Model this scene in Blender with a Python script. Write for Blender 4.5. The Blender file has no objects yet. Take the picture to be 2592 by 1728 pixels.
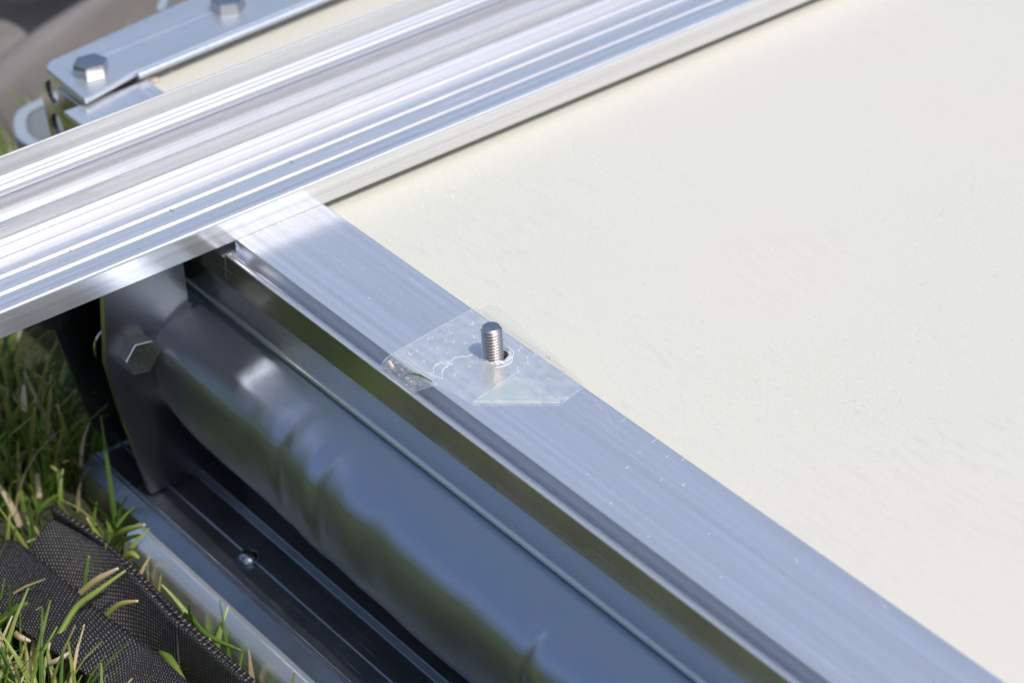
import bpy, bmesh, math, random
import numpy as np
from mathutils import Vector, Matrix
random.seed(7); rng = np.random.default_rng(7)
S = 0.001                       # everything below is written in millimetres
sc = bpy.context.scene

# ------------------------------------------------------------------ camera
cam_d = bpy.data.cameras.new('camera'); cam = bpy.data.objects.new('camera', cam_d)
sc.collection.objects.link(cam); sc.camera = cam
R = Matrix(((0.79857042, 0.36972808, -0.47495939),
            (-0.59972821, 0.42176992, -0.68002662),
            (-0.05110135, 0.82789569, 0.55854935)))
cam.matrix_world = Matrix.Translation(Vector((-480.726, -700.829, 578.449)) * S) @ R.to_4x4()
cam_d.sensor_width = 36.0; cam_d.lens = 7199.0 / 2592.0 * 36.0
cam_d.clip_start = 0.05; cam_d.clip_end = 4000
cam_d.dof.use_dof = True; cam_d.dof.focus_distance = 1.035; cam_d.dof.aperture_fstop = 11.0
cam_d.dof.aperture_blades = 0

# ------------------------------------------------------------------ sky, sun, exposure
SUN = Vector((0.045, -0.52, 0.853)).normalized()
world = bpy.data.worlds.new('World'); sc.world = world; world.use_nodes = True
wn = world.node_tree; wn.nodes.clear()
wo = wn.nodes.new('ShaderNodeOutputWorld'); wb = wn.nodes.new('ShaderNodeBackground')
sky = wn.nodes.new('ShaderNodeTexSky'); sky.sky_type = 'NISHITA'; sky.sun_disc = False
sky.sun_elevation = math.asin(SUN.z)
sky.sun_rotation = math.atan2(SUN.x, SUN.y)
sky.air_density = 1.0; sky.dust_density = 3.2; sky.ozone_density = 1.2; sky.altitude = 100
wb.inputs['Strength'].default_value = 0.15
wn.links.new(sky.outputs[0], wb.inputs[0]); wn.links.new(wb.outputs[0], wo.inputs[0])
sun_d = bpy.data.lights.new('sun', 'SUN'); sun_d.energy = 2.5; sun_d.angle = math.radians(0.53)
sun_d.color = (1.0, 0.965, 0.91)
sun = bpy.data.objects.new('sun', sun_d); sc.collection.objects.link(sun)
sun.rotation_euler = SUN.to_track_quat('Z', 'Y').to_euler(); sun.location = (0, -1, 3)
sc.render.engine = 'CYCLES'
sc.view_settings.view_transform = 'Standard'; sc.view_settings.look = 'None'
sc.view_settings.exposure = 0.30; sc.view_settings.gamma = 1.0
sc.cycles.max_bounces = 10; sc.cycles.transparent_max_bounces = 12

# ------------------------------------------------------------------ helpers
def wloc(o):
    v = Vector((0, 0, 0))
    while o is not None:
        v += o.location; o = o.parent
    return v
def tag(o, label=None, cat=None, group=None, kind=None):
    if label: o['label'] = label
    if cat: o['category'] = cat
    if group: o['group'] = group
    if kind: o['kind'] = kind
    return o
def thing(name, label, cat, loc=(0, 0, 0), group=None):
    o = bpy.data.objects.new(name, None); sc.collection.objects.link(o)
    o.location = Vector(loc) * S; o.empty_display_size = 0.01
    return tag(o, label, cat, group)
def obj(name, verts, faces, mat, parent=None, angle=35, smooth=True, uvs=None):
    off = wloc(parent) if parent else Vector((0, 0, 0))
    me = bpy.data.meshes.new(name)
    vs = [(v[0]*S - off.x, v[1]*S - off.y, v[2]*S - off.z) for v in verts]
    me.from_pydata(vs, [], faces); me.update()
    if uvs is not None:
        ul = me.uv_layers.new(name='uv')
        li = np.zeros(len(me.loops), dtype=np.int32); me.loops.foreach_get('vertex_index', li)
        ul.data.foreach_set('uv', np.asarray(uvs, dtype=np.float32)[li].ravel())
    if smooth:
        me.polygons.foreach_set('use_smooth', [True]*len(me.polygons))
        if angle < 180: me.set_sharp_from_angle(angle=math.radians(angle))
    if mat: me.materials.append(mat)
    o = bpy.data.objects.new(name, me); sc.collection.objects.link(o)
    if parent: o.parent = parent
    return o
def rnd(pts, closed=True, seg=5):
    """pts (a, b, radius): polygon with rounded corners"""
    out = []; n = len(pts)
    for i, p in enumerate(pts):
        r = p[2] if len(p) > 2 else 0
        P = np.array(p[:2], float)
        if r <= 0 or (not closed and i in (0, n-1)):
            out.append(tuple(P)); continue
        A = np.array(pts[i-1][:2], float); B = np.array(pts[(i+1) % n][:2], float)
        u = A-P; v = B-P; lu = np.linalg.norm(u); lv = np.linalg.norm(v); u /= lu; v /= lv
        ang = math.acos(max(-1, min(1, float(u@v)))); t = min(r/math.tan(ang/2), lu*.48, lv*.48)
        r = t*math.tan(ang/2); c = P + (u+v)/np.linalg.norm(u+v)*(r/math.sin(ang/2))
        a0 = P+u*t-c; a1 = P+v*t-c
        w = math.acos(max(-1, min(1, float(a0@a1)/(r*r))))
        for k in range(seg+1):
            s = k/seg; out.append(tuple(c + (math.sin((1-s)*w)*a0 + math.sin(s*w)*a1)/math.sin(w)))
    return out
def prism(prof, t0, t1, axis, nseg=1, closed=True, caps=True, wob=0.0):
    """extrude a 2D profile along x ('X': prof=(y,z)), y ('Y': prof=(x,z)) or z ('Z': prof=(x,y))"""
    V = []; F = []; n = len(prof)
    for k in range(nseg+1):
        t = t0 + (t1-t0)*k/nseg
        for a, b in prof:
            V.append((t, a, b) if axis == 'X' else (a, t, b) if axis == 'Y' else (a, b, t))
    m = n if closed else n-1
    for k in range(nseg):
        for i in range(m):
            j = (i+1) % n; q = (k*n+i, k*n+j, (k+1)*n+j, (k+1)*n+i)
            F.append(q)
    if caps and closed:
        F.append(tuple(range(n))[::-1]); F.append(tuple(range(nseg*n, nseg*n+n)))
    return V, F
def wnorm(o):
    for m in [m for m in o.modifiers if m.type == 'WEIGHTED_NORMAL']: o.modifiers.remove(m)
    m = o.modifiers.new('normals', 'WEIGHTED_NORMAL'); m.mode = 'FACE_AREA'; m.weight = 100; m.keep_sharp = True; return o
def fixn(o):
    bm = bmesh.new(); bm.from_mesh(o.data); bmesh.ops.recalc_face_normals(bm, faces=bm.faces)
    bm.to_mesh(o.data); bm.free(); wnorm(o); return o
def bevel(o, w, seg=2, ang=30):
    m = o.modifiers.new('bevel', 'BEVEL'); m.width = w*S; m.segments = seg
    m.limit_method = 'ANGLE'; m.angle_limit = math.radians(ang); return wnorm(o)
def box(x0, x1, y0, y1, z0, z1):
    V = [(x, y, z) for z in (z0, z1) for y in (y0, y1) for x in (x0, x1)]
    F = [(0, 2, 3, 1), (4, 5, 7, 6), (0, 1, 5, 4), (2, 6, 7, 3), (0, 4, 6, 2), (1, 3, 7, 5)]
    return V, F
def lathe(prof, c, axis='Z', n=40, caps=True):
    V = []; F = []
    for r, h in prof:
        for k in range(n):
            a = 2*math.pi*k/n; p, q = r*math.cos(a), r*math.sin(a)
            d = (p, q, h) if axis == 'Z' else (p, -h, q) if axis == '-Y' else (-h, p, q)
            V.append((c[0]+d[0], c[1]+d[1], c[2]+d[2]))
    for i in range(len(prof)-1):
        for k in range(n):
            j = (k+1) % n; F.append((i*n+k, i*n+j, (i+1)*n+j, (i+1)*n+k))
    if caps: F.append(tuple(range(n))[::-1]); F.append(tuple(range((len(prof)-1)*n, len(prof)*n)))
    return V, F
def tube(path, r, n=6):
    V = []; F = []; P = [Vector(p) for p in path]
    for i, p in enumerate(P):
        d = (P[min(i+1, len(P)-1)] - P[max(i-1, 0)]).normalized()
        a = d.cross(Vector((0.13, 0.2, 0.97))).normalized(); b = d.cross(a)
        for k in range(n):
            t = 2*math.pi*k/n; V.append(tuple(p + (a*math.cos(t) + b*math.sin(t))*r))
    for i in range(len(P)-1):
        for k in range(n):
            j = (k+1) % n; F.append((i*n+k, i*n+j, (i+1)*n+j, (i+1)*n+k))
    F.append(tuple(range(n))[::-1]); F.append(tuple(range((len(P)-1)*n, len(P)*n)))
    return V, F
def smoothpath(pts, m=6):
    P = [np.array(p, float) for p in pts]; out = []
    for i in range(len(P)-1):
        p0 = P[max(i-1, 0)]; p1 = P[i]; p2 = P[i+1]; p3 = P[min(i+2, len(P)-1)]
        for k in range(m):
            t = k/m
            out.append(.5*((2*p1)+(-p0+p2)*t+(2*p0-5*p1+4*p2-p3)*t*t+(-p0+3*p1-3*p2+p3)*t**3))
    out.append(P[-1]); return out

# ------------------------------------------------------------------ materials
class NT:
    def __init__(s, name):
        s.m = bpy.data.materials.new(name); s.m.use_nodes = True; s.t = s.m.node_tree
        s.b = s.t.nodes['Principled BSDF']; s.out = s.t.nodes['Material Output']
    def n(s, typ, ins=None, **kw):
        nd = s.t.nodes.new('ShaderNode' + typ)
        for k, v in kw.items(): setattr(nd, k, v)
        for k, v in (ins or {}).items():
            if hasattr(v, 'is_linked') or hasattr(v, 'links'): s.t.links.new(v, nd.inputs[k])
            else: nd.inputs[k].default_value = v
        return nd
    def set(s, **kw):
        for k, v in kw.items():
            k = k.replace('_', ' ')
            if hasattr(v, 'links'): s.t.links.new(v, s.b.inputs[k])
            else: s.b.inputs[k].default_value = v
        return s
    def coord(s, scale=(1, 1, 1), loc=(0, 0, 0), rot=(0, 0, 0), kind='Object'):
        c = s.n('TexCoord'); mp = s.n('Mapping'); s.t.links.new(c.outputs[kind], mp.inputs['Vector'])
        mp.inputs['Scale'].default_value = scale; mp.inputs['Location'].default_value = loc
        mp.inputs['Rotation'].default_value = rot
        return mp.outputs[0]
    def noise(s, vec, scale=1, detail=3, rough=.5):
        return s.n('TexNoise', {'Vector': vec, 'Scale': scale, 'Detail': detail, 'Roughness': rough}).outputs[0]
    def ramp(s, fac, stops, interp='LINEAR'):
        r = s.n('ValToRGB', {'Fac': fac}); r.color_ramp.interpolation = interp
        el = r.color_ramp.elements
        while len(el) < len(stops): el.new(0.5)
        for e, (p, c) in zip(el, stops):
            e.position = p; e.color = (c, c, c, 1) if isinstance(c, (int, float)) else (*c, 1)
        return r.outputs[0]
    def math(s, op, a, b=0.0, c=None):
        ins = {0: a, 1: b}
        if c is not None: ins[2] = c
        return s.n('Math', ins, operation=op).outputs[0]
    def mix(s, fac, a, b, mode='MIX'):
        m = s.n('Mix', None, data_type='RGBA', blend_type=mode)
        for k, v in ((0, fac), (6, a), (7, b)):
            if hasattr(v, 'links'): s.t.links.new(v, m.inputs[k])
            else: m.inputs[k].default_value = v if k == 0 else (*v, 1) if len(v) == 3 else v
        return m.outputs[2]
    def bump(s, h, strength=1.0, dist=0.0001, normal=None):
        ins = {'Height': h, 'Strength': strength, 'Distance': dist}
        if normal is not None: ins['Normal'] = normal
        return s.n('Bump', ins).outputs[0]

def brushed(name, axis, col=(.78, .79, .81), rough=.26, aniso=.75, streak=.5, scr=.35, metal=.82, lo=.9):
    """brushed / extruded aluminium: fine streaks along one axis"""
    m = NT(name); ax = {'X': 0, 'Y': 1, 'Z': 2}[axis]
    def sc3(a, b): v = [b, b, b]; v[ax] = a; return tuple(v)
    fine = m.noise(m.coord(sc3(5, 2600)), 1, 3, .65)
    mid = m.noise(m.coord(sc3(2.5, 420)), 1, 3, .6)
    broad = m.noise(m.coord(sc3(4, 40)), 1, 2, .5)
    # scratches: thin bright streaks of limited length
    s1 = m.noise(m.coord(sc3(28, 1500), loc=(3, 5, 1)), 1, 1, .3)
    scrm = m.ramp(s1, [(.70, 0), (.78, 1)])
    # dull oxide / finger smears
    sm = m.noise(m.coord((60, 60, 60)), 1, 4, .6); smear = m.ramp(sm, [(.42, 0), (.75, 1)])
    h = m.math('ADD', m.math('MULTIPLY', fine, 1.0), m.math('MULTIPLY', mid, 1.3))
    b1 = m.bump(h, streak, .000006)
    c = m.mix(m.ramp(mid, [(.3, 0), (.7, 1)]), tuple(x*lo for x in col), col)
    c = m.mix(m.math('MULTIPLY', scrm, scr), c, (.93, .94, .95))
    c = m.mix(m.math('MULTIPLY', smear, .12), c, (.62, .62, .60))
    r = m.math('ADD', m.math('MULTIPLY', broad, .12), rough-.06)
    r = m.math('ADD', r, m.math('MULTIPLY', scrm, .2)); r = m.math('ADD', r, m.math('MULTIPLY', smear, .05))
    tv = m.n('CombineXYZ'); tv.inputs[ax].default_value = 1.0
    m.set(Base_Color=c, Metallic=metal, Roughness=r, Normal=b1, Anisotropic=aniso, Anisotropic_Rotation=.25, Tangent=tv.outputs[0])
    return m.m

def plain(name, col, rough=.5, metal=0.0, nscale=300, namp=.15, bumpd=0.0, spec=None):
    m = NT(name); nz = m.noise(m.coord(), nscale, 4, .6)
    c = m.mix(nz, tuple(x*(1-namp) for x in col), tuple(min(1, x*(1+namp)) for x in col))
    m.set(Base_Color=c, Metallic=metal, Roughness=m.math('ADD', m.math('MULTIPLY', nz, .2), rough-.1))
    if bumpd: m.set(Normal=m.bump(nz, 1.0, bumpd))
    if spec is not None: m.set(Specular_IOR_Level=spec)
    return m.m

M_rail = brushed('brushed aluminium rail', 'Y', (.87, .88, .90), .24, .5, .6, .75, .80, .84)
M_side = brushed('reflection-tinted aluminium side', 'Y', (.92, .93, .84), .19, .3, .3, .08, .985)  # rail's own metal; reflected grass tint and less diffuse for the shaded sides
M_ext = brushed('ribbed mill aluminium', 'X', (.875, .88, .895), .18, .25, .8, .12, .78, .72)
M_cross = brushed('satin aluminium cross bar', 'X', (.70, .74, .79), .33, .4, .3, .1)
M_chan = brushed('shade-tinted slot aluminium', 'Y', (.62, .66, .74), .36, .2, .04, .02, 1.0, .97)  # rail metal again, darker and bluer to put the slot's shade into colour
M_base = brushed('dark anodised base', 'Y', (.27, .30, .36), .34, .4, .35, .12, .96)
M_rim = brushed('satin base rim', 'Y', (.68, .74, .82), .34, .3, .25, .1)
M_plate = plain('grey steel plate', (.13, .135, .14), .36, 1.0, 60, .05)  # darkened base colour stands in for shade on the bracket plates
M_edge = plain('bright reflecting plate edge', (.62, .62, .58), .22, 1.0, 900, .08)  # same plate kept bright along its edges to carry the grass reflection
M_chrome = plain('polished steel', (.74, .73, .70), .10, 1.0, 500, .05)
M_steel = plain('stainless steel', (.60, .54, .49), .17, 1.0, 1200, .12, .00001)
M_bolt = plain('bright zinc bolt', (.52, .49, .47), .11, 1.0, 900, .1, .00002)
M_rivet = plain('dull rivet', (.34, .37, .42), .24, 1.0, 900, .1)
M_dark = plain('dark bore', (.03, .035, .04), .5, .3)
M_plastic = plain('pale grey plastic', (.27, .31, .36), .38, .0, 200, .08)

def panel_mat():
    m = NT('off white coated panel')
    p = m.coord((1, 1, 1))
    v = m.n('TexVoronoi', {'Vector': m.coord((420, 240, 300), rot=(0, 0, .5)), 'Scale': 1.0}, feature='F1').outputs[0]
    pits = m.ramp(v, [(.05, 1), (.26, 0)])
    gate = m.ramp(m.noise(p, 520, 2, .5), [(.5, 0), (.62, 1)]); pits = m.math('MULTIPLY', pits, gate)
    fine = m.noise(p, 1600, 3, .6)
    drag = m.noise(m.coord((420, 75, 100), rot=(0, 0, .12)), 1, 4, .6)
    patch = m.ramp(m.noise(p, 11, 3, .55), [(.46, 0), (.64, 1)])
    scuff = m.math('MULTIPLY', m.ramp(drag, [(.48, 0), (.72, 1)]), patch)
    c = m.mix(m.ramp(fine, [(.3, 0), (.7, 1)]), (.480, .478, .412), (.585, .580, .503))
    c = m.mix(m.math('MULTIPLY', pits, .55), c, (.33, .33, .30))
    c = m.mix(m.math('MULTIPLY', scuff, .62), c, (.42, .42, .40))
    tint = m.noise(p, 5, 2, .5); c = m.mix(m.ramp(tint, [(.35, 0), (.65, .7)]), c, (.565, .535, .485))
    h = m.math('SUBTRACT', m.math('MULTIPLY', fine, .35), m.math('MULTIPLY', pits, .6))
    m.set(Base_Color=c, Roughness=m.math('ADD', m.math('MULTIPLY', scuff, .15), .42), Normal=m.bump(h, .9, .0001),
          Coat_Weight=.25, Coat_Roughness=.22)
    return m.m
M_panel = panel_mat()

def fabric_mat():
    m = NT('silvery woven fabric')
    uv = m.n('TexCoord').outputs['UV']; sx = m.n('SeparateXYZ', {0: uv})
    u = m.math('MULTIPLY', sx.outputs[0], 2*math.pi/.82); v = m.math('MULTIPLY', sx.outputs[1], 2*math.pi/.82)
    w = m.math('MULTIPLY', m.math('SINE', m.math('ADD', u, v)), m.math('SINE', m.math('SUBTRACT', u, m.math('MULTIPLY', v, .8))))
    nz = m.noise(m.coord(), 60, 3, .5)
    c = m.mix(m.ramp(w, [(.0, 0), (.7, 1)]), (.26, .30, .37), (.60, .66, .80))  # bluish tint puts sky light on shaded white cloth into the colour
    m.set(Base_Color=c, Metallic=.94, Roughness=m.math('ADD', m.math('MULTIPLY', nz, .06), .15),
          Normal=m.bump(w, .4, .00005), Sheen_Weight=.12, Sheen_Roughness=.3)
    return m.m
M_fabric = fabric_mat()

def strap_mat():
    m = NT('black webbing')
    uv = m.n('TexCoord').outputs['UV']; sx = m.n('SeparateXYZ', {0: uv})
    nz = m.noise(m.coord(), 700, 3, .6); n2 = m.noise(m.coord(), 60, 2, .5)
    row = m.math('DIVIDE', sx.outputs[1], 1.6)                 # ribs across the band
    col_ = m.math('DIVIDE', m.math('ADD', sx.outputs[0], m.math('MULTIPLY', row, .78)), 1.5)
    a = m.math('POWER', m.math('ABSOLUTE', m.math('SINE', m.math('MULTIPLY', row, math.pi))), 1.2)
    b = m.math('POWER', m.math('ABSOLUTE', m.math('SINE', m.math('MULTIPLY', col_, math.pi))), 1.2)
    d = m.math('MULTIPLY', a, b)
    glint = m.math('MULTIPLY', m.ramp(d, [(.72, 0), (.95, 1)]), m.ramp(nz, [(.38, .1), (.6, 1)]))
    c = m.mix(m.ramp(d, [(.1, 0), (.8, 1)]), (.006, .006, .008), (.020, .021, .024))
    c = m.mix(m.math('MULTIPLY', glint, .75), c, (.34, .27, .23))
    m.set(Base_Color=c, Roughness=.5, Normal=m.bump(m.math('ADD', d, m.math('MULTIPLY', nz, .3)), .9, .0005), Specular_IOR_Level=.55)
    return m.m
M_strap = strap_mat()

def grass_mat(name, stops):
    m = NT(name)
    at = m.n('Attribute', None, attribute_name='tone')
    c = m.ramp(at.outputs['Fac'], stops)
    nz = m.noise(m.coord((1, 1, .3)), 900, 2, .5)
    c = m.mix(.35, c, m.mix(nz, (.5, .5, .5), (1.15, 1.15, 1.15)), 'MULTIPLY')
    m.set(Base_Color=c, Roughness=.42, Specular_IOR_Level=.45)
    tr = m.n('BsdfTranslucent'); m.t.links.new(c, tr.inputs[0])
    mx = m.n('MixShader'); mx.inputs[0].default_value = .30
    m.t.links.new(m.b.outputs[0], mx.inputs[1]); m.t.links.new(tr.outputs[0], mx.inputs[2]); m.t.links.new(mx.outputs[0], m.out.inputs[0])
    return m.m
M_grass = grass_mat('lawn grass', [(0, (.06, .12, .02)), (.35, (.12, .22, .035)), (.6, (.22, .31, .06)),
                                   (.78, (.36, .38, .10)), (.9, (.55, .43, .25)), (1, (.68, .60, .45))])
def soil_mat():
    m = NT('soil and thatch'); n = m.noise(m.coord(), 260, 5, .7); n2 = m.noise(m.coord(), 30, 3, .6)
    far = m.noise(m.coord(), 7, 4, .6)
    c = m.mix(m.ramp(n, [(.3, 0), (.7, 1)]), (.012, .013, .007), (.045, .048, .022))  # soil darkened so that thinned grass reads as shaded
    c = m.mix(m.ramp(n2, [(.45, 0), (.75, 1)]), c, (.07, .10, .028))
    c = m.mix(m.math('MULTIPLY', far, .35), c, (.11, .14, .04))
    m.set(Base_Color=c, Roughness=.95, Normal=m.bump(n, 1.0, .004)); return m.m

# ================================================================== SETTING
GZ = -140.0
V = [(-3e6, -3e6, GZ), (3e6, -3e6, GZ), (3e6, 3e6, GZ), (-3e6, 3e6, GZ)]
ground = tag(obj('ground', V, [(0, 1, 2, 3)], soil_mat(), smooth=False), kind='structure')

def unseen_treeline():  # added ring of trees, out of view, darkens the horizon mirrored in metal
    V = []; F = []; n = 240; rows = 9
    for k in range(n):
        a = 2*math.pi*k/n; R0 = 26000+2200*math.sin(a*5)+900*math.sin(a*23)
        H = 6200+1100*math.sin(a*7+1)+700*math.sin(a*19)+500*math.sin(a*47+2)
        for j in range(rows):
            t = j/(rows-1); r = R0+1500*(t**2)+random.uniform(-500, 500)*(t > 0)
            V.append((r*math.cos(a), r*math.sin(a), GZ-200+(H+200)*t+random.uniform(-250, 250)*(t > 0)))
    for k in range(n):
        for j in range(rows-1): k2 = (k+1) % n; F.append((k*rows+j, k2*rows+j, k2*rows+j+1, k*rows+j+1))
    m = plain('unseen added foliage', (.045, .075, .022), .8, 0, .9, .5)
    return tag(obj('unseen_treeline', V, F, m, smooth=False), kind='structure')
unseen_treeline()
# ================================================================== LAWN
def blade(V, F, T, x, y, z0, h, w, az, lean, curl, tone, tipdry, seg=5):
    d = Vector((math.cos(az), math.sin(az), 0)); sd = Vector((-d.y, d.x, 0))
    tw = random.uniform(-.8, .8); b0 = len(V)
    p = Vector((x, y, z0)); ang = lean
    for k in range(seg+1):
        s = k/seg; ww = w*(1-s**2.2*.75)*.5
        a2 = sd*math.cos(tw*s) + Vector((0, 0, 1)).cross(sd)*math.sin(tw*s)
        q = a2*ww; up = d*(-.25*ww)
        V.append(tuple(p-q)); V.append(tuple(p+up)); V.append(tuple(p+q))
        tt = tone + (tipdry if s > .82 else 0)
        T += [tt]*3
        st = h/seg
        p = p + (d*math.sin(ang) + Vector((0, 0, 1))*math.cos(ang))*st; ang += curl/seg
    for k in range(seg):
        a = b0+3*k; F.append((a, a+1, a+4, a+3)); F.append((a+1, a+2, a+5, a+4))
def on_strap(x, y):
    return -158 < x < -100 and y < 160 and y > -400
def blocked(x, y):
    if -88 < x < 700 and -600 < y < 158: return True
    if -80 < x < 700 and 158 <= y < 202: return True
    if -46 < x < 700 and 202 <= y < 320: return True
    if x > -60 and y > 455+.1*x: return True
    if -60 < x < 60 and 320 < y < 400: return True
    if -118 < x < -84 and -200 < y < 150 and random.random() < .55: return True
    if -140 < x < -78 and 150 < y < 206 and random.random() < .82: return True  # grass thinned so dark soil shows, standing in for shade
    return False
V = []; F = []; T = []
def scatter(x0, x1, y0, y1, cell, hm, wm, seg):
    for ix in range(int((x1-x0)/cell)):
        for iy in range(int((y1-y0)/cell)):
            x = x0+(ix+random.random())*cell; y = y0+(iy+random.random())*cell
            if blocked(x, y): continue
            h = random.gauss(hm, hm*.25)
            if on_strap(x, y):
                h *= .38
                if random.random() < .6: continue
            elif -150 < x < -84 and y < 205: h *= .5
            if h < 6: h = 6
            tone = random.choice([.1, .3, .45, .5, .6, .7]) + random.uniform(-.1, .1)
            if random.random() < .16: tone = random.uniform(.8, 1)
            blade(V, F, T, x, y, GZ, h, random.uniform(.7, 1.25)*wm, random.uniform(0, 6.283), random.uniform(0, .5),
                  random.uniform(0, 1.3), tone, random.choice([0, 0, .15, .35]), seg)
scatter(-290, -60, -60, 420, 3.6, 44, 2.6, 5)
scatter(-60, 160, 320, 640, 5.0, 40, 2.6, 4)
scatter(-1300, -290, -700, 900, 17, 46, 6, 3)
scatter(-290, -60, 420, 900, 11, 42, 4.5, 3)
scatter(-290, -90, -700, -60, 11, 42, 4.5, 3)
lawn = obj('lawn_grass', V, F, M_grass, smooth=False)
at = lawn.data.attributes.new('tone', 'FLOAT', 'POINT'); at.data.foreach_set('value', np.clip(np.array(T, dtype=np.float32), 0, 1))
tag(lawn, 'green lawn grass with dry tips around the frame and strap', 'grass', kind='stuff')

# ================================================================== FRAMED PANEL
fr = thing('framed_panel', 'off-white panel in an aluminium frame with a clear taped stud on its front rail', 'panel frame', (200, 0, GZ))
# the panel, a thick sheet with faint waviness
nx, ny = 60, 60; V = []; F = []
xs = np.linspace(13.0, 760, nx); ys = np.linspace(-620, 299, ny)
for y in ys:
    for x in xs:
        V.append((x, y, -3.7 + .25*math.sin(x*.013+y*.006) + .15*math.sin(y*.021-x*.004) - .25))
for j in range(ny-1):
    for i in range(nx-1):
        a = j*nx+i; F.append((a, a+1, a+nx+1, a+nx))
b = len(V); V += [(13.0, -620, -9), (760, -620, -9), (760, 299, -9), (13.0, 299, -9)]
F += [(b+3, b+2, b+1, b), (0, *range(nx-1, 0, -1))[:0] or (0, b, b+1, nx-1), (nx-1, b+1, b+2, nx*ny-1), (nx*ny-1, b+2, b+3, nx*ny-nx), (nx*ny-nx, b+3, b, 0)]
obj('panel', V, F, M_panel, fr, 30)
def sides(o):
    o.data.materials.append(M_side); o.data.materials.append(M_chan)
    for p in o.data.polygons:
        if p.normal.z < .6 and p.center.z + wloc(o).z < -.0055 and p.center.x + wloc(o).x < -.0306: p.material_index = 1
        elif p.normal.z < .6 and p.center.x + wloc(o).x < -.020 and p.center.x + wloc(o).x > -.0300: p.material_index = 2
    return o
# side rail profile (x, z)
prof = [(13.35, -38, 0), (13.35, -.0, .55), (-27.4, 0, .6), (-27.0, -2.2, .8), (-25.4, -10.2, 1.5), (-29.6, -9.8, .8), (-30.2, -5.2, .6), (-32.6, -4.3, .9),
        (-33.5, -17.8, .15), (-31.0, -35.2, .4), (-31.7, -35.4, .25), (-32.0, -36.6, .25), (-31.2, -37.3, .3), (-27, -39, 0)]
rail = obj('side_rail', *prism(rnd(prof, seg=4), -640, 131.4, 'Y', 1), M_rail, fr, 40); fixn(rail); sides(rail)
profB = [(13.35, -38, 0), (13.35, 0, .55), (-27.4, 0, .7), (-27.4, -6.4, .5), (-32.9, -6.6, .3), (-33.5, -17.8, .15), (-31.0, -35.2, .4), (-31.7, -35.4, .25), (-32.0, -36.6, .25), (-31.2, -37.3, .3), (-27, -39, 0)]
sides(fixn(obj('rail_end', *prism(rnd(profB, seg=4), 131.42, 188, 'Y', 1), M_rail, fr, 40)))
profC = [(13.35, -34, 0), (13.35, 0, .55), (-27.5, 0, .15), (-27.5, -2.2, .15), (-17.6, -2.4, .3), (-17.6, -34, 0)]
fixn(obj('rail_tongue', *prism(rnd(profC, seg=3), 188.02, 266.2, 'Y', 1), M_rail, fr, 40))
obj('lip_end', *lathe([(.1, -.3), (.8, -.1), (1.0, .5), (1.0, 1.4)], (-31.2, 131.6, -5.35), '-Y', 16), M_rim, fr)
def cut_hole(o, c, r, z0=-6, z1=4, n=48):
    cv, cf = lathe([(r, z0), (r, z1)], c, 'Z', n)
    k = obj('cutter', cv, cf, None, o.parent, smooth=False); fixn(k)
    md = o.modifiers.new('hole', 'BOOLEAN'); md.operation = 'DIFFERENCE'; md.object = k; md.solver = 'EXACT'
    dg = bpy.context.evaluated_depsgraph_get(); me = bpy.data.meshes.new_from_object(o.evaluated_get(dg))
    o.modifiers.clear(); o.data = me
    bpy.data.objects.remove(k, do_unlink=True)
    me.polygons.foreach_set('use_smooth', [True]*len(me.polygons)); me.set_sharp_from_angle(angle=math.radians(40)); wnorm(o)
cut_hole(rail, (1.0, -.6, 0), 4.75)
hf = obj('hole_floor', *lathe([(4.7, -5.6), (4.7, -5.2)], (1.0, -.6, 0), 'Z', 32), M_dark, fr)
sv = []; sf = []
for x0, y0, L, w, a in ((9.5, -62, 3.4, .10, .3), (6.0, -64, 1.6, .12, .5), (10.2, -78, 4.2, .12, .15), (3.0, -80, 1.4, .12, .2), (8.2, -88, 1.8, .16, .1), (11.4, -93, 2.4, .14, .25),
                        (-6.0, -84, 1.6, .20, .1), (-1.5, -97, 1.5, .14, .4), (-18, -78, .5, .3, .5), (2.2, -104, 1.8, .20, .2), (-22, -96, .5, .4, 1.2), (-12, 62, .6, .2, .3), (9, -52, 7, .06, 1.25), (7, -60, 6, .06, 1.2),
                        (-20, -150, 1.2, .15, .4), (4, -160, 2.6, .1, .9), (10, -196, 5, .1, 1.35), (-8, -130, .8, .2, .2), (-24, -118, .5, .4, .9), (-2, 80, .7, .15, .6)):
    c, s_ = math.cos(a), math.sin(a); b0 = len(sv)
    sv += [(x0-s_*w, y0+c*w, .02), (x0+s_*w, y0-c*w, .02), (x0+c*L+s_*w*.4, y0+s_*L-c*w*.4, .02), (x0+c*L-s_*w*.4, y0+s_*L+c*w*.4, .02)]; sf.append((b0, b0+1, b0+2, b0+3))
obj('scratch_marks', sv, sf, plain('bright scratch', (.86, .88, .92), .35, .4), fr, smooth=False)['kind'] = 'stuff'
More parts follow.
